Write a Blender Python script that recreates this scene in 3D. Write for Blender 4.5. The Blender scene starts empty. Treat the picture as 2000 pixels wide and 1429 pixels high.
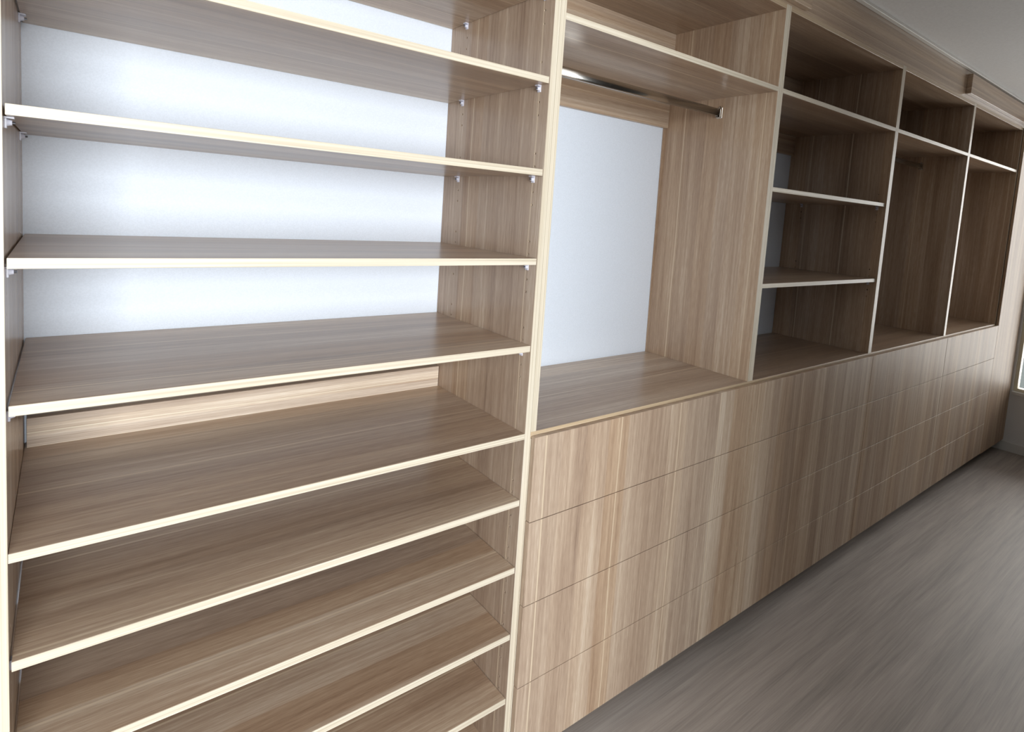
import bpy, bmesh, math, random
from mathutils import Matrix, Vector

random.seed(7)
SC = bpy.context.scene
COL = SC.collection

# ------------------------------------------------------------------ camera
cam_d = bpy.data.cameras.new('camera')
cam = bpy.data.objects.new('camera', cam_d)
COL.objects.link(cam)
SC.camera = cam
RIGHT = (0.7926149414505796, -0.6060664469688988, 0.06667095655372805)
DOWN = (-0.002261052480823646, -0.11226729102154007, -0.9936754716749141)
FWD = (0.609718330240262, 0.7874512792707744, -0.09035508034331614)
CAM = Vector((0.07036, -1.10443, 1.57411))
cam.matrix_world = Matrix((
    (RIGHT[0], -DOWN[0], -FWD[0], CAM.x),
    (RIGHT[1], -DOWN[1], -FWD[1], CAM.y),
    (RIGHT[2], -DOWN[2], -FWD[2], CAM.z),
    (0, 0, 0, 1)))
cam_d.sensor_width = 36.0
cam_d.lens = 1138.72 * 36.0 / 2000.0
cam_d.shift_x = (1000.0 - 1004.19) / 2000.0
cam_d.shift_y = (510.57 - 714.5) / 2000.0
cam_d.clip_start = 0.02

# ------------------------------------------------------------------ light
vs = SC.view_settings
vs.view_transform = 'Standard'
vs.look = 'None'
vs.gamma = 1.0
vs.use_curve_mapping = False
vs.exposure = 0.0

world = bpy.data.worlds.new('world')
SC.world = world
world.use_nodes = True
bg = world.node_tree.nodes['Background']
bg.inputs['Color'].default_value = (0.80, 0.90, 1.0, 1)
bg.inputs['Strength'].default_value = 1.2


def area(name, loc, rot, sx, sy, watts, color, spread=180):
    d = bpy.data.lights.new(name, 'AREA')
    d.shape = 'RECTANGLE'
    d.size, d.size_y = sx, sy
    d.energy = watts
    d.color = color
    d.spread = math.radians(spread)
    o = bpy.data.objects.new(name, d)
    COL.objects.link(o)
    o.location = loc
    o.rotation_euler = rot
    return o


# daylight of the big window in the wall opposite the wardrobe
area('daylight_alcove', (-0.54, -4.04, 1.55), (math.radians(90), 0, 0), 2.2, 1.5, 240, (0.92, 0.965, 1.0), 180)
# daylight of the window in the end wall beside the wardrobe
area('daylight_end', (5.86, -0.76, 1.43), (0, math.radians(90), 0), 1.90, 1.45, 43, (1.0, 0.98, 0.94), 180)


# ------------------------------------------------------------------ materials
def srgb(r, g, b):
    def c(v):
        v /= 255.0
        return v / 12.92 if v <= 0.04045 else ((v + 0.055) / 1.055) ** 2.4
    return (c(r), c(g), c(b), 1.0)


def new_mat(name):
    m = bpy.data.materials.new(name)
    m.use_nodes = True
    nt = m.node_tree
    return m, nt, nt.nodes['Principled BSDF']


def N(nt, kind, **kw):
    n = nt.nodes.new(kind)
    for k, v in kw.items():
        setattr(n, k, v)
    return n


def math_node(nt, op, a, b=None):
    n = N(nt, 'ShaderNodeMath', operation=op)
    for i, v in enumerate((a, b)):
        if v is None:
            continue
        if isinstance(v, (int, float)):
            n.inputs[i].default_value = v
        else:
            nt.links.new(v, n.inputs[i])
    return n.outputs[0]


def ramp(nt, fac, stops):
    r = N(nt, 'ShaderNodeValToRGB')
    el = r.color_ramp.elements
    while len(el) > 1:
        el.remove(el[-1])
    el[0].position, el[0].color = stops[0]
    for p, c in stops[1:]:
        e = el.new(p)
        e.color = c
    nt.links.new(fac, r.inputs[0])
    return r.outputs[0]


def mixrgb(nt, mode, fac, a, b):
    n = N(nt, 'ShaderNodeMix', data_type='RGBA', blend_type=mode)
    if isinstance(fac, (int, float)):
        n.inputs[0].default_value = fac
    else:
        nt.links.new(fac, n.inputs[0])
    for sock, v in ((n.inputs[6], a), (n.inputs[7], b)):
        if isinstance(v, tuple):
            sock.default_value = v
        else:
            nt.links.new(v, sock)
    return n.outputs[2]


def wood(name, axis, rough=0.28, tint=(1, 1, 1), spec=0.4):
    """oak-look laminate; grain runs along axis ('x' or 'z')"""
    m, nt, bs = new_mat(name)
    geo = N(nt, 'ShaderNodeNewGeometry')
    sep = N(nt, 'ShaderNodeSeparateXYZ')
    nt.links.new(geo.outputs['Position'], sep.inputs[0])
    X, Y, Z = sep.outputs
    if axis == 'x':
        along = X
        cross = math_node(nt, 'ADD', Y, math_node(nt, 'MULTIPLY', Z, 3.37))
    else:
        along = Z
        cross = math_node(nt, 'ADD', math_node(nt, 'ADD', X, Y), 7.31)
    # slight wander of the grain
    cmb0 = N(nt, 'ShaderNodeCombineXYZ')
    nt.links.new(math_node(nt, 'MULTIPLY', along, 1.3), cmb0.inputs[0])
    nt.links.new(math_node(nt, 'MULTIPLY', cross, 6.0), cmb0.inputs[1])
    wn = N(nt, 'ShaderNodeTexNoise')
    wn.inputs['Scale'].default_value = 1.0
    wn.inputs['Detail'].default_value = 1.0
    nt.links.new(cmb0.outputs[0], wn.inputs['Vector'])
    wander = math_node(nt, 'MULTIPLY', math_node(nt, 'SUBTRACT', wn.outputs['Fac'], 0.5), 0.022)
    cw = math_node(nt, 'ADD', cross, wander)

    def layer(ca, cc, detail=2.0, rgh=0.5):
        c = N(nt, 'ShaderNodeCombineXYZ')
        nt.links.new(math_node(nt, 'MULTIPLY', along, ca), c.inputs[0])
        nt.links.new(math_node(nt, 'MULTIPLY', cw, cc), c.inputs[1])
        t = N(nt, 'ShaderNodeTexNoise')
        t.inputs['Scale'].default_value = 1.0
        t.inputs['Detail'].default_value = detail
        t.inputs['Roughness'].default_value = rgh
        nt.links.new(c.outputs[0], t.inputs['Vector'])
        return t.outputs['Fac']
    # staves glued side by side
    vor = N(nt, 'ShaderNodeTexVoronoi', voronoi_dimensions='1D', feature='F1')
    vor.inputs['Scale'].default_value = 11.5
    nt.links.new(cross, vor.inputs['W'])
    vsep = N(nt, 'ShaderNodeSeparateColor')
    nt.links.new(vor.outputs['Color'], vsep.inputs[0])
    stave, hue = vsep.outputs[0], vsep.outputs[1]
    s1 = layer(0.9, 17.0, 2.0)
    s2 = layer(2.6, 120.0, 3.0, 0.6)
    s3 = layer(26.0, 520.0, 2.0)
    v = math_node(nt, 'MULTIPLY', s1, 0.40)
    v = math_node(nt, 'ADD', v, math_node(nt, 'MULTIPLY', s2, 0.36))
    v = math_node(nt, 'ADD', v, math_node(nt, 'MULTIPLY', s3, 0.26))
    v = math_node(nt, 'ADD', v, math_node(nt, 'MULTIPLY', stave, 0.13))
    v = math_node(nt, 'SUBTRACT', v, 0.065)
    t = lambda r, g, b: srgb(min(255, r * tint[0]), min(255, g * tint[1]), min(255, b * 0.985 * tint[2]))
    base = ramp(nt, v, [(0.28, t(136, 107, 84)), (0.42, t(167, 138, 113)),
                        (0.54, t(186, 159, 133)), (0.70, t(214, 193, 171))])
    grey = ramp(nt, v, [(0.28, t(130, 110, 97)), (0.42, t(161, 140, 124)),
                        (0.54, t(182, 162, 145)), (0.70, t(213, 199, 184))])
    col = mixrgb(nt, 'MIX', math_node(nt, 'ADD', math_node(nt, 'MULTIPLY', hue, 0.7), 0.15), base, grey)
    # thin pale lines between staves
    vd = N(nt, 'ShaderNodeTexVoronoi', voronoi_dimensions='1D', feature='DISTANCE_TO_EDGE')
    vd.inputs['Scale'].default_value = 3.6
    nt.links.new(cw, vd.inputs['W'])
    line = math_node(nt, 'LESS_THAN', vd.outputs['Distance'], 0.009)
    col = mixrgb(nt, 'MIX', math_node(nt, 'MULTIPLY', line, 0.5), col, t(226, 208, 182))
    nt.links.new(col, bs.inputs['Base Color'])
    bs.inputs['Roughness'].default_value = rough
    bs.inputs['IOR'].default_value = 1.45
    bs.inputs['Specular IOR Level'].default_value = spec
    bp = N(nt, 'ShaderNodeBump')
    bp.inputs['Strength'].default_value = 0.06
    bp.inputs['Distance'].default_value = 0.001
    nt.links.new(s3, bp.inputs['Height'])
    nt.links.new(bp.outputs[0], bs.inputs['Normal'])
    return m


def edge_mat(name, axis, k=(1, 1, 1)):
    m, nt, bs = new_mat(name)
    geo = N(nt, 'ShaderNodeNewGeometry')
    mp = N(nt, 'ShaderNodeMapping')
    mp.inputs['Scale'].default_value = (1.5, 60, 260) if axis == 'x' else (260, 60, 1.5)
    nt.links.new(geo.outputs['Position'], mp.inputs[0])
    t = N(nt, 'ShaderNodeTexNoise')
    t.inputs['Scale'].default_value = 1.0
    t.inputs['Detail'].default_value = 2.0
    nt.links.new(mp.outputs[0], t.inputs['Vector'])
    e = lambda r, g, b: srgb(r * k[0], g * k[1], b * k[2])
    c = ramp(nt, t.outputs['Fac'], [(0.32, e(192, 178, 155)), (0.5, e(209, 197, 176)), (0.65, e(218, 208, 190))])
    nt.links.new(c, bs.inputs['Base Color'])
    bs.inputs['Roughness'].default_value = 0.4
    return m


def plain(name, color, rough=0.6, metal=0.0, bump=0.0, scale=300.0):
    m, nt, bs = new_mat(name)
    geo = N(nt, 'ShaderNodeNewGeometry')
    t = N(nt, 'ShaderNodeTexNoise')
    t.inputs['Scale'].default_value = scale
    t.inputs['Detail'].default_value = 3.0
    nt.links.new(geo.outputs['Position'], t.inputs['Vector'])
    hi = tuple(min(1, c * 1.03) for c in color[:3]) + (1,)
    lo = tuple(c * 0.97 for c in color[:3]) + (1,)
    nt.links.new(ramp(nt, t.outputs['Fac'], [(0.35, lo), (0.65, hi)]), bs.inputs['Base Color'])
    bs.inputs['Roughness'].default_value = rough
    bs.inputs['Metallic'].default_value = metal
    if bump:
        b = N(nt, 'ShaderNodeBump')
        b.inputs['Strength'].default_value = bump
        b.inputs['Distance'].default_value = 0.002
        nt.links.new(t.outputs['Fac'], b.inputs['Height'])
        nt.links.new(b.outputs[0], bs.inputs['Normal'])
    return m


def floor_mat():
    m, nt, bs = new_mat('floor_laminate')
    geo = N(nt, 'ShaderNodeNewGeometry')

    def streak(sx, sy, det):
        mp = N(nt, 'ShaderNodeMapping')
        mp.inputs['Scale'].default_value = (sx, sy, 1)
        nt.links.new(geo.outputs['Position'], mp.inputs[0])
        t = N(nt, 'ShaderNodeTexNoise')
        t.inputs['Scale'].default_value = 1.0
        t.inputs['Detail'].default_value = det
        nt.links.new(mp.outputs[0], t.inputs['Vector'])
        return t.outputs['Fac']
    a = streak(1.1, 14, 2)
    b = streak(2.2, 70, 3)
    c = streak(7, 240, 2)
    v = math_node(nt, 'ADD', math_node(nt, 'MULTIPLY', a, 0.40), math_node(nt, 'MULTIPLY', b, 0.35))
    v = math_node(nt, 'ADD', v, math_node(nt, 'MULTIPLY', c, 0.25))
    col = ramp(nt, v, [(0.33, srgb(136, 128, 121)), (0.5, srgb(161, 151, 143)), (0.66, srgb(179, 169, 160))])
    nt.links.new(col, bs.inputs['Base Color'])
    bs.inputs['Roughness'].default_value = 0.55
    return m


def glass_mat():
    m, nt, bs = new_mat('window_glass')
    out = nt.nodes['Material Output']
    tr = N(nt, 'ShaderNodeBsdfTransparent')
    gl = N(nt, 'ShaderNodeBsdfGlossy')
    gl.inputs['Roughness'].default_value = 0.02
    fr = N(nt, 'ShaderNodeFresnel')
    fr.inputs['IOR'].default_value = 1.45
    mx = N(nt, 'ShaderNodeMixShader')
    nt.links.new(fr.outputs[0], mx.inputs[0])
    nt.links.new(tr.outputs[0], mx.inputs[1])
    nt.links.new(gl.outputs[0], mx.inputs[2])
    nt.links.new(mx.outputs[0], out.inputs[0])
    return m


M_H = wood('oak_laminate_horizontal', 'x')
M_V = wood('oak_laminate_vertical', 'z', rough=0.24, spec=0.5)
M_F = wood('oak_front_vertical', 'z', rough=0.5, spec=0.25)
M_EH = edge_mat('edge_tape_horizontal', 'x')
M_EL = edge_mat('oak_edge_tape', 'x', (0.92, 0.86, 0.79))
M_EV = edge_mat('edge_tape_vertical', 'z')
M_RAIL = wood('oak_laminate_rail', 'x')
M_PALE = wood('pale_oak_laminate', 'x', tint=(1.14, 1.20, 1.27))
M_WALL = plain('white_wall_paint', srgb(229, 236, 246), 0.75, bump=0.03)
M_ROOM = plain('pale_grey_wall_paint', srgb(232, 231, 229), 0.75, bump=0.03)
M_SHADE = plain('bounce_cut_wall', srgb(58, 55, 52), 0.75, bump=0.03)  # unseen walls made very dark to cut bounced light
M_CEIL = plain('ceiling_paint', srgb(242, 243, 244), 0.8, bump=0.05, scale=120)
M_TRIM = plain('trim_paint', srgb(228, 226, 220), 0.45)
M_FLOOR = floor_mat()
M_CHROME = plain('chrome', srgb(205, 200, 192), 0.18, 1.0)
M_PEG = plain('clear_plastic', srgb(214, 214, 226), 0.25)
M_PIN = plain('zinc_pin', srgb(120, 122, 130), 0.3, 1.0)
M_DARK = plain('toe_kick_and_gap_shade', srgb(96, 80, 66), 0.5)  # toe kick, and the painted shadow above the back rail
M_FRAME = plain('window_frame_paint', srgb(232, 222, 196), 0.4)
M_GLASS = glass_mat()
M_GROUND = plain('outside_ground', srgb(150, 150, 140), 0.9)


# ------------------------------------------------------------------ helpers
def mesh_obj(name, bm, mat, parent=None):
    me = bpy.data.meshes.new(name)
    bm.to_mesh(me)
    bm.free()
    me.materials.append(mat)
    o = bpy.data.objects.new(name, me)
    COL.objects.link(o)
    if parent is not None:
        o.parent = parent
        o.matrix_parent_inverse = parent.matrix_world.inverted()
    return o


def add_box(bm, x0, x1, y0, y1, z0, z1, bev=0.0):
    m = Matrix.Translation(((x0 + x1) / 2, (y0 + y1) / 2, (z0 + z1) / 2)) @ \
        Matrix.Diagonal((x1 - x0, y1 - y0, z1 - z0, 1))
    r = bmesh.ops.create_cube(bm, size=1.0, matrix=m)
    if bev:
        es = list({e for v in r['verts'] for e in v.link_edges})
        bmesh.ops.bevel(bm, geom=es, offset=bev, segments=1, affect='EDGES')


def box(name, x0, x1, y0, y1, z0, z1, mat, parent=None, bev=0.0006):
    """one board: its mesh sits round its own centre"""
    bm = bmesh.new()
    cx, cy, cz = (x0 + x1) / 2, (y0 + y1) / 2, z0
    add_box(bm, x0 - cx, x1 - cx, y0 - cy, y1 - cy, 0, z1 - z0, bev)
    me = bpy.data.meshes.new(name)
    bm.to_mesh(me)
    bm.free()
    me.materials.append(mat)
    o = bpy.data.objects.new(name, me)
    COL.objects.link(o)
    place(o, (cx, cy, cz), parent)
    return o


WORLD = {}


def place(o, loc, parent):
    """world position loc, kept under a parent that is only translated"""
    WORLD[o.name] = Vector(loc)
    if parent is not None:
        o.parent = parent
        o.location = Vector(loc) - WORLD[parent.name]
    else:
        o.location = loc


def thing(name, loc, label, cat, group=None):
    o = bpy.data.objects.new(name, None)
    o.empty_display_size = 0.05
    COL.objects.link(o)
    place(o, loc, None)
    tag(o, label, cat, group)
    return o


def tag(o, label, cat, group=None):
    o['label'] = label
    o['category'] = cat
    if group:
        o['group'] = group


def struct(o, label=None):
    o['kind'] = 'structure'
    if label:
        o['label'] = label
    return o


TAPE = 0.0012


def hboard(name, x0, x1, y0, y1, z0, z1, parent, tape=None):
    """horizontal board with a pale edge tape on its front"""
    o = box(name, x0, x1, y0 + TAPE, y1, z0, z1, M_H, parent)
    box('edge_tape', x0, x1, y0, y0 + TAPE, z0, z1, tape or M_EH, o, 0.0004)
    return o


def vboard(name, x0, x1, y0, y1, z0, z1, parent, holes=(), side=1):
    """upright side panel with a pale edge tape; holes: (y, z) drilled in the +x (side=1) or -x face"""
    o = box(name, x0, x1, y0 + TAPE, y1, z0, z1, M_V, parent)
    if holes:
        bm = bmesh.new()
        cx, cy = (x0 + x1) / 2, (y0 + TAPE + y1) / 2
        fx = (x1 - cx) if side > 0 else (x0 - cx)
        for hy, hz in holes:
            bmesh.ops.create_cone(bm, cap_ends=True, segments=10, radius1=0.003, radius2=0.003, depth=0.020,
                                  matrix=Matrix.Translation((fx, hy - cy, hz - z0)) @ Matrix.Rotation(math.pi / 2, 4, 'Y'))
        cme = bpy.data.meshes.new('drill')
        bm.to_mesh(cme)
        bm.free()
        c = bpy.data.objects.new('drill', cme)
        COL.objects.link(c)
        c.parent = o
        md = o.modifiers.new('drill', 'BOOLEAN')
        md.operation = 'DIFFERENCE'
        md.object = c
        md.solver = 'EXACT'
        dg = bpy.context.evaluated_depsgraph_get()
        dg.update()
        me = bpy.data.meshes.new_from_object(o.evaluated_get(dg))
        o.modifiers.clear()
        o.data = me
        bpy.data.objects.remove(c)
    box('edge_tape', x0, x1, y0, y0 + TAPE, z0, z1, M_EV, o, 0.0004)
    return o


# ------------------------------------------------------------------ measures
BACK = 0.4756          # painted wall behind the wardrobe
CEIL = 2.487
XR = 5.717             # end wall with the window
XL = -2.00
YF = -1.55             # unseen wall across the walkway, placed to block window light
YA = -4.10             # window wall of the alcove opposite the tall shelves
XA = 0.98              # unseen alcove corner, set to keep window light off the right units
T = 0.016
LEDGE = 1.006
TOPU = 2.317           # underside of the top boards
SHELF = 2.055          # top of the fixed upper shelf
U = [(0.998, 1.0345), (2.0317, 2.0645), (3.067, 3.1005), (4.103, 4.1345)]   # double uprights
END = 5.1308
FRONT_ROWS = [0.9965, 0.7686, 0.5364, 0.3054, 0.0866]
KICK = 0.0866

# ------------------------------------------------------------------ room shell
struct(box('floor', XL - .1, XR + .1, YA - .1, BACK + .1, -0.1, 0, M_FLOOR, None, 0), 'grey brown streaked floor')
struct(box('ceiling', XL - .1, XR + .1, YA - .1, BACK + .1, CEIL, CEIL + .1, M_CEIL, None, 0), 'pale grey painted ceiling')
struct(box('wall_back', XL, XR, BACK, BACK + .1, 0, CEIL, M_WALL, None, 0), 'white painted wall behind the open shelves')
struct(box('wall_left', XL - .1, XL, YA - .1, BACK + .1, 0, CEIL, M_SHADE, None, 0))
struct(box('light_block_wall', XA, XR, YF - .1, YF, 0, CEIL, M_SHADE, None, 0))  # added light blocker: shades the units farther right
struct(box('light_block_return', XA, XA + .1, YA, YF - .1, 0, CEIL, M_SHADE, None, 0))  # return of the added light blocker, out of view


def wall_with_hole(name, plane, lo, hi, z1, h0, h1, hz0, hz1, th, mat):
    """wall slab with a rectangular window opening; plane 'x' or 'y', coordinate range th"""
    bm = bmesh.new()
    for a0, a1, b0, b1 in ((lo, h0, 0, z1), (h1, hi, 0, z1), (h0, h1, 0, hz0), (h0, h1, hz1, z1)):
        if plane == 'x':
            add_box(bm, th[0], th[1], a0, a1, b0, b1)
        else:
            add_box(bm, a0, a1, th[0], th[1], b0, b1)
    o = mesh_obj(name, bm, mat)
    WORLD[o.name] = Vector((0, 0, 0))
    return struct(o)


WY0, WY1, WZ0, WZ1 = -1.50, -0.030, 0.46, 2.40
wall_with_hole('wall_right', 'x', YF - .1, BACK + .1, CEIL, WY0, WY1, WZ0, WZ1, (XR, XR + .1), M_ROOM)
FX0, FX1, FZ0, FZ1 = -1.70, 0.62, 0.75, 2.3
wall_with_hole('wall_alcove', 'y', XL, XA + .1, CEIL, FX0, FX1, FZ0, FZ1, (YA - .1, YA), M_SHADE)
bb = struct(box('baseboard_right', XR - .014, XR, YF, BACK, 0, 0.07, M_TRIM, None, 0.002), 'pale painted baseboard under the window')


def window(name, plane, a0, a1, z0, z1, w0, w1, sill_in, label):
    """casing, two sashes with panes and an inner sill"""
    root = bpy.data.objects.new(name, None)
    COL.objects.link(root)
    mid = (w0 + w1) / 2
    place(root, (mid, (a0 + a1) / 2, z0) if plane == 'x' else ((a0 + a1) / 2, mid, z0), None)
    struct(root, label)

    def b(nm, p0, p1, q0, q1, r0, r1, mat, par):
        if plane == 'x':
            return box(nm, p0, p1, q0, q1, r0, r1, mat, par, 0.001)
        return box(nm, q0, q1, p0, p1, r0, r1, mat, par, 0.001)
    f = 0.022
    s = 1 if plane == 'x' else -1          # outward direction
    fo, fi = mid - 0.03, mid + 0.03
    b('jamb', fo, fi, a0, a0 + f, z0, z1, M_FRAME, root)
    b('jamb', fo, fi, a1 - f, a1, z0, z1, M_FRAME, root)
    b('frame_head', fo, fi, a0 + f, a1 - f, z1 - f, z1, M_FRAME, root)
    b('frame_foot', fo, fi, a0 + f, a1 - f, z0, z0 + f, M_FRAME, root)
    c = (a0 + a1) / 2
    b('mullion', fo, fi, c - f / 2, c + f / 2, z0 + f, z1 - f, M_FRAME, root)
    for q0, q1 in ((a0 + f, c - f / 2), (c + f / 2, a1 - f)):
        b('pane', mid - 0.003, mid + 0.003, q0, q1, z0 + f, z1 - f, M_GLASS, root)
    # inner sill
    i0, i1 = (w0 - sill_in, fo) if s > 0 else (fi, w1 + sill_in)
    b('window_sill', i0, i1, a0, a1, z0 - 0.022, z0 + 0.0, M_TRIM, root)
    return root


window('window_1', 'x', WY0, WY1, WZ0, WZ1, XR, XR + .1, 0.02, 'sunlit cream framed window in the end wall')
window('window_2', 'y', FX0, FX1, FZ0, FZ1, YA - .1, YA, 0.02, 'cream framed window opposite the shelves')

# ------------------------------------------------------------------ pieces shared by the units
def shelf_support(parent, x, y, z, side):
    """clear plastic shelf support: pad under the shelf, tab on the panel, zinc pin in the hole.
    side=+1: panel lies to the left (support points to +x)"""
    bm = bmesh.new()
    add_box(bm, 0, 0.0115 * side if side > 0 else 0.0, -0.0065, 0.0065, -0.0028, 0.0, 0.0006) if side > 0 else \
        add_box(bm, -0.0115, 0, -0.0065, 0.0065, -0.0028, 0.0, 0.0006)
    if side > 0:
        add_box(bm, 0, 0.003, -0.0055, 0.0055, -0.017, -0.0028, 0.0006)
    else:
        add_box(bm, -0.003, 0, -0.0055, 0.0055, -0.017, -0.0028, 0.0006)
    bmesh.ops.create_cone(bm, cap_ends=True, segments=14, radius1=0.0052, radius2=0.0036, depth=0.006,
                          matrix=Matrix.Translation((0.0058 * side, 0, -0.0085)) @ Matrix.Rotation(side * math.pi / 2, 4, 'Y'))
    me = bpy.data.meshes.new('shelf_support')
    bm.to_mesh(me)
    bm.free()
    me.materials.append(M_PEG)
    o = bpy.data.objects.new('shelf_support', me)
    COL.objects.link(o)
    place(o, (x, y, z), parent)
    bm = bmesh.new()
    bmesh.ops.create_cone(bm, cap_ends=True, segments=10, radius1=0.0024, radius2=0.0018, depth=0.012,
                          matrix=Matrix.Translation((0.0065 * side, 0, -0.0085)) @ Matrix.Rotation(side * math.pi / 2, 4, 'Y'))
    me = bpy.data.meshes.new('pin')
    bm.to_mesh(me)
    bm.free()
    me.materials.append(M_PIN)
    p = bpy.data.objects.new('pin', me)
    COL.objects.link(p)
    place(p, (x, y, z), o)


HY = (0.037, 0.389)     # depth of the two peg-hole columns


def hole_list(tops):
    return [(y, zt - T - 0.0085 + k * 0.032) for zt in tops for k in (-2, -1, 1, 2) for y in HY]


# ------------------------------------------------------------------ tall open shelf unit
unit = thing('shelving_unit', (0.5, 0.23, 0), 'tall open oak shelving unit with many shelves beside the drawers', 'shelving unit')
upper = [2.115, 1.8957, 1.674, 1.4543, 1.2337]
lower = [0.828, 0.644, 0.458, 0.275]
H = hole_list(upper + lower)
vboard('side_panel', -T * 2, 0.0, 0, BACK - .001, 0, TOPU + T, unit, H, 1)
vboard('side_panel', U[0][0], U[0][0] + 0.018, 0, BACK - .001, 0, TOPU + T, unit, H, -1)
hboard('top_board', 0.0, U[0][0], 0, BACK - .001, TOPU, TOPU + T, unit)
for zt in upper + lower:
    hboard('shelf', 0.0028, U[0][0] - 0.0012, 0.002, BACK - .002, zt - T, zt, unit)
for zt in upper + lower:
    for y in HY:
        shelf_support(unit, 0.0, y, zt - T, 1)
        shelf_support(unit, U[0][0], y, zt - T, -1)
hboard('fixed_shelf', 0.0004, U[0][0] - 0.0004, 0.0, BACK - .001, LEDGE - T, LEDGE - .001, unit)
hboard('bottom_board', 0.0, U[0][0], 0.0, BACK - .001, 0.075, 0.091, unit)
box('toe_kick', 0.0, U[0][0], 0.03, 0.046, 0, 0.075, M_DARK, unit)
box('back_rail', 0.0045, U[0][0] - 0.0015, 0.440, 0.456, LEDGE - .001, 1.068, M_PALE, unit)
box('shadow_gap_strip', 0.0045, U[0][0] - 0.0015, 0.4565, BACK - .001, LEDGE - .001, 1.090, M_DARK, unit)  # dark strip standing in for the shadow above the rail

# ------------------------------------------------------------------ drawer units
mids = [(a + b) / 2 for a, b in U] + [END + 0.016]
drawer_labels = [
    'bank of four oak drawers next to the tall shelving unit',
    'bank of four oak drawers below the cubby with two loose shelves',
    'oak drawer bank between the one under loose shelves and the end bank',
    'bank of four oak drawers farthest along, beside the tall end panel']
for k in range(4):
    x0, x1 = mids[k], mids[k + 1]
    d = thing('drawer_unit', ((x0 + x1) / 2, 0.23, 0), drawer_labels[k], 'drawers', 'drawer banks under the long ledge')
    g = 0.0005
    vboard('side_panel', x0 + g, x0 + T, 0, BACK - .001, KICK - .006, LEDGE - T - .001, d)
    vboard('side_panel', x1 - T, x1 - g, 0, BACK - .001, KICK - .006, LEDGE - T - .001, d)
    box('back_panel', x0 + T, x1 - T, BACK - .012, BACK - .004, KICK, LEDGE - T - .001, M_V, d)
    box('bottom_board', x0 + T, x1 - T, 0, BACK - .013, KICK - .006, KICK + .010, M_H, d)
    for r in range(4):
        zt, zb = FRONT_ROWS[r] - (0 if r == 0 else 0.001), FRONT_ROWS[r + 1] + (0.001 if r < 3 else 0)
        f = box('drawer_front', x0 + (0.0022 if k == 0 else 0.0017), x1 - 0.0017, -0.0178, -0.0018, zb, zt, M_F, d, 0.0009)
        if r == 0:
            zi = LEDGE - T - 0.03
        else:
            zi = zt - 0.03
        # drawer box behind the front
        bm = bmesh.new()
        cx, cy = (x0 + x1) / 2, -0.0098
        a0, a1 = x0 + 0.03 - cx, x1 - 0.03 - cx
        y0, y1 = -0.0018 - cy, 0.43 - cy
        add_box(bm, a0, a0 + .012, y0, y1, 0.02, zi - zb)
        add_box(bm, a1 - .012, a1, y0, y1, 0.02, zi - zb)
        add_box(bm, a0 + .012, a1 - .012, y1 - .012, y1, 0.02, zi - zb)
        add_box(bm, a0 + .012, a1 - .012, y0, y1 - .012, 0.02, 0.03)
        bx = mesh_obj('drawer_box', bm, M_H)
        WORLD[bx.name] = Vector((cx, cy, zb))
        place(bx, (cx, cy, zb), f)
kick = box('toe_kick', mids[0], XR - .016, 0.05, 0.066, 0, KICK - .006, M_DARK)
tag(kick, 'dark recessed toe kick board under the drawer banks', 'toe kick')

# continuous ledge over the drawer banks
ledge = thing('ledge', ((U[0][1] + END) / 2, 0.23, LEDGE - T), 'long continuous oak ledge on top of the drawer banks', 'ledge')
hboard('board', U[0][0] + 0.0185, END + T, 0.0, BACK - .001, LEDGE - T, LEDGE, ledge, M_EL)

# ------------------------------------------------------------------ upper open units
hutch_labels = [
    'open oak hanging cubby with chrome rod, showing white wall behind',
    'open oak cubby with two loose shelves on pegs',
    'dark open oak hanging cubby between the loose-shelf cubby and the end cubby',
    'warm lit open oak cubby beside the tall end panel']


def hanging_rail(parent, x0, x1, y, z):
    """oval chrome hanging tube on two cup brackets"""
    bm = bmesh.new()
    n = 24
    rings = []
    L = x1 - x0
    for x in (-L / 2, L / 2):
        ring = []
        for i in range(n):
            a = 2 * math.pi * i / n
            cy_, cz_ = math.cos(a), math.sin(a)
            yy = 0.0075 * (abs(cy_) ** 0.8) * (1 if cy_ > 0 else -1)
            zz = 0.015 * (abs(cz_) ** 0.7) * (1 if cz_ > 0 else -1)
            ring.append(bm.verts.new((x, yy, zz)))
        rings.append(ring)
    for i in range(n):
        j = (i + 1) % n
        f = bm.faces.new((rings[0][i], rings[0][j], rings[1][j], rings[1][i]))
        f.smooth = True
    bm.faces.new(rings[0][::-1])
    bm.faces.new(rings[1])
    bmesh.ops.recalc_face_normals(bm, faces=bm.faces)
    o = mesh_obj('hanging_rail', bm, M_CHROME)
    place(o, ((x0 + x1) / 2, y, z), parent)
    for s, xe in ((1, x0), (-1, x1)):
        bm = bmesh.new()
        # flange plate with screw ears and a cup round the tube
        px0, px1 = (0, 0.003) if s > 0 else (-0.003, 0)
        add_box(bm, px0, px1, -0.011, 0.011, -0.020, 0.020, 0.001)
        cx0, cx1 = (0.003, 0.013) if s > 0 else (-0.013, -0.003)
        add_box(bm, cx0, cx1, -0.0105, -0.0080, -0.018, 0.012, 0.0005)
        add_box(bm, cx0, cx1, 0.0080, 0.0105, -0.018, 0.012, 0.0005)
        add_box(bm, cx0, cx1, -0.0105, 0.0105, -0.0185, -0.0155, 0.0005)
        bmesh.ops.create_uvsphere(bm, u_segments=10, v_segments=6, radius=0.0045,
                                  matrix=Matrix.Translation((0.004 * s, 0, 0.021)) @ Matrix.Diagonal((0.6, 1, 1, 1)))
        br = mesh_obj('rail_bracket', bm, M_CHROME)
        place(br, (xe, y, z), o)


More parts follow.
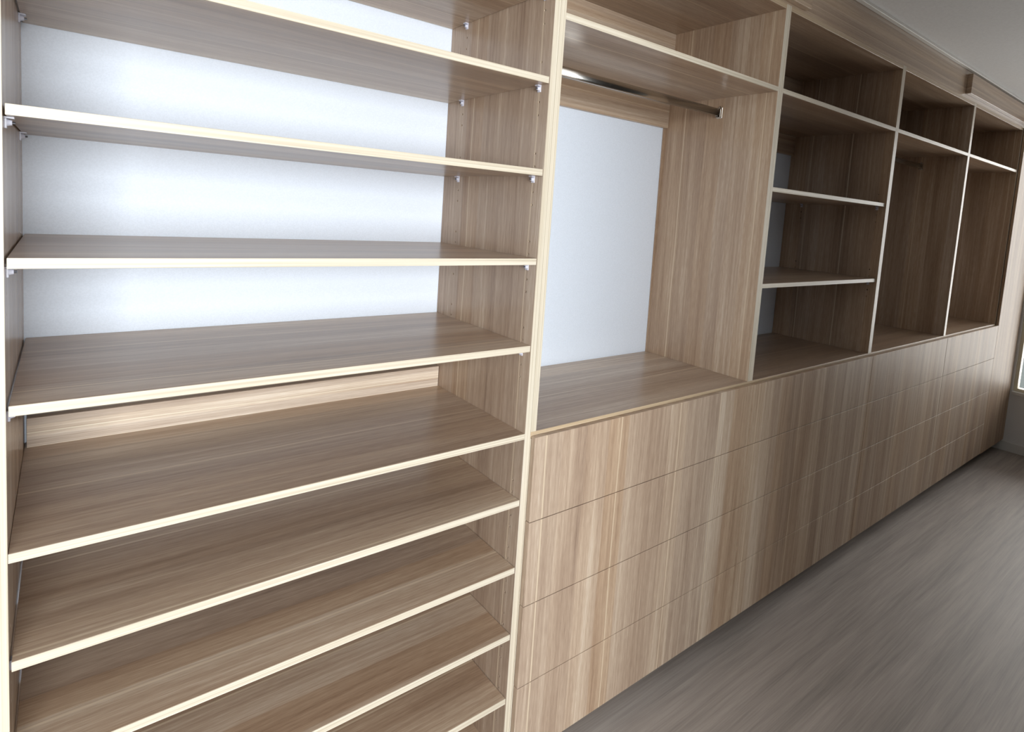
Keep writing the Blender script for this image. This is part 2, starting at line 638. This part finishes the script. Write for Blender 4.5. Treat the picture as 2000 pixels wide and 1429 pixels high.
for k in range(4):
    xa = U[k][1]
    xb = U[k + 1][0] if k < 3 else END
    ta = (U[k][1] - U[k][0]) / 2 - 0.0003
    tb = (U[k + 1][1] - U[k + 1][0]) / 2 - 0.0003 if k < 3 else T
    h = thing('cubby_unit', ((xa + xb) / 2, 0.23, LEDGE), hutch_labels[k], 'cubby', 'open cubby units standing on the ledge')
    H3 = hole_list([1.712, 1.362]) if k == 1 else ()
    vboard('side_panel', xa - ta, xa, 0, BACK - .001, LEDGE, TOPU + T, h, H3, 1)
    vboard('side_panel', xb, xb + tb, 0, BACK - .001, LEDGE, TOPU + T, h, H3, -1)
    hboard('top_board', xa, xb, 0, BACK - .001, TOPU, TOPU + T, h, M_EL)
    hboard('fixed_shelf', xa + .0003, xb - .0003, 0, BACK - .001, SHELF - T, SHELF, h)
    box('back_rail', xa + .0003, xb - .0003, BACK - .017, BACK - .001, 1.9425, SHELF - T - .0005, M_RAIL, h)
    box('back_rail', xa + .0003, xb - .0003, BACK - .017, BACK - .001, 2.15, TOPU - .0005, M_RAIL, h)
    if k == 1:
        for zt in (1.712, 1.362):
            hboard('shelf', xa + .002, xb - .0015, 0.006, BACK - .002, zt - T, zt, h)
            for y in HY:
                shelf_support(h, xa, y, zt - T, 1)
                shelf_support(h, xb, y, zt - T, -1)
    if k in (0, 2):
        hanging_rail(h, xa, xb, 0.222, 1.984)
    if k == 0:
        # slim tapered scribe strip closing the gap between panel and uneven wall
        bm = bmesh.new()
        z0, z1 = LEDGE, 1.942
        pts = [(xb - .0008, z0), (xb, z0), (xb, z1), (xb - .0125, z1)]
        vs0 = [bm.verts.new((x - xb, BACK - .006, z - z0)) for x, z in pts]
        vs1 = [bm.verts.new((x - xb, BACK - .001, z - z0)) for x, z in pts]
        bm.faces.new(vs0)
        bm.faces.new(vs1[::-1])
        for i in range(4):
            j = (i + 1) % 4
            bm.faces.new((vs0[j], vs0[i], vs1[i], vs1[j]))
        bmesh.ops.recalc_face_normals(bm, faces=bm.faces)
        s = mesh_obj('scribe_strip', bm, M_V)
        place(s, (xb, 0, z0), h)

# ------------------------------------------------------------------ end panel and cornice
ep = box('end_panel', END + T + .0005, XR - .002, -0.0178, -0.0018, 0.082, TOPU + T, M_F, None, 0.0008)
tag(ep, 'tall flush oak end panel between the last drawers and the window wall', 'panel')

fas = box('fascia_board', -0.032, XR - .001, 0.0005, 0.0165, TOPU + T, CEIL, M_H, None, 0.0006)
tag(fas, 'long oak fascia board filling the gap up to the ceiling', 'fascia')
cv = box('cover_board', -0.032, 2.155, -0.0235, 0.0, 2.340, 2.457, M_H, None, 0.0008)
tag(cv, 'thick oak cover board on the fascia, above the tall shelving unit', 'cover board')
cv = box('cover_board', 3.93, XR - .001, -0.0235, 0.0, 2.354, 2.457, M_H, None, 0.0008)
tag(cv, 'thick oak cover board on the fascia with its end grain showing, near the window', 'cover board')
struct(box('trim_1', -0.032, XR - .001, -0.020, 0.0, CEIL - 0.013, CEIL - .0002, M_TRIM, None, 0.001),
       'thin pale bead between the fascia and the ceiling')

# ground outside the windows
gr = box('ground', 5.9, 16.0, -9.0, 9.0, -0.6, -0.5, M_GROUND, None, 0)
struct(gr, 'pale ground outside the window')
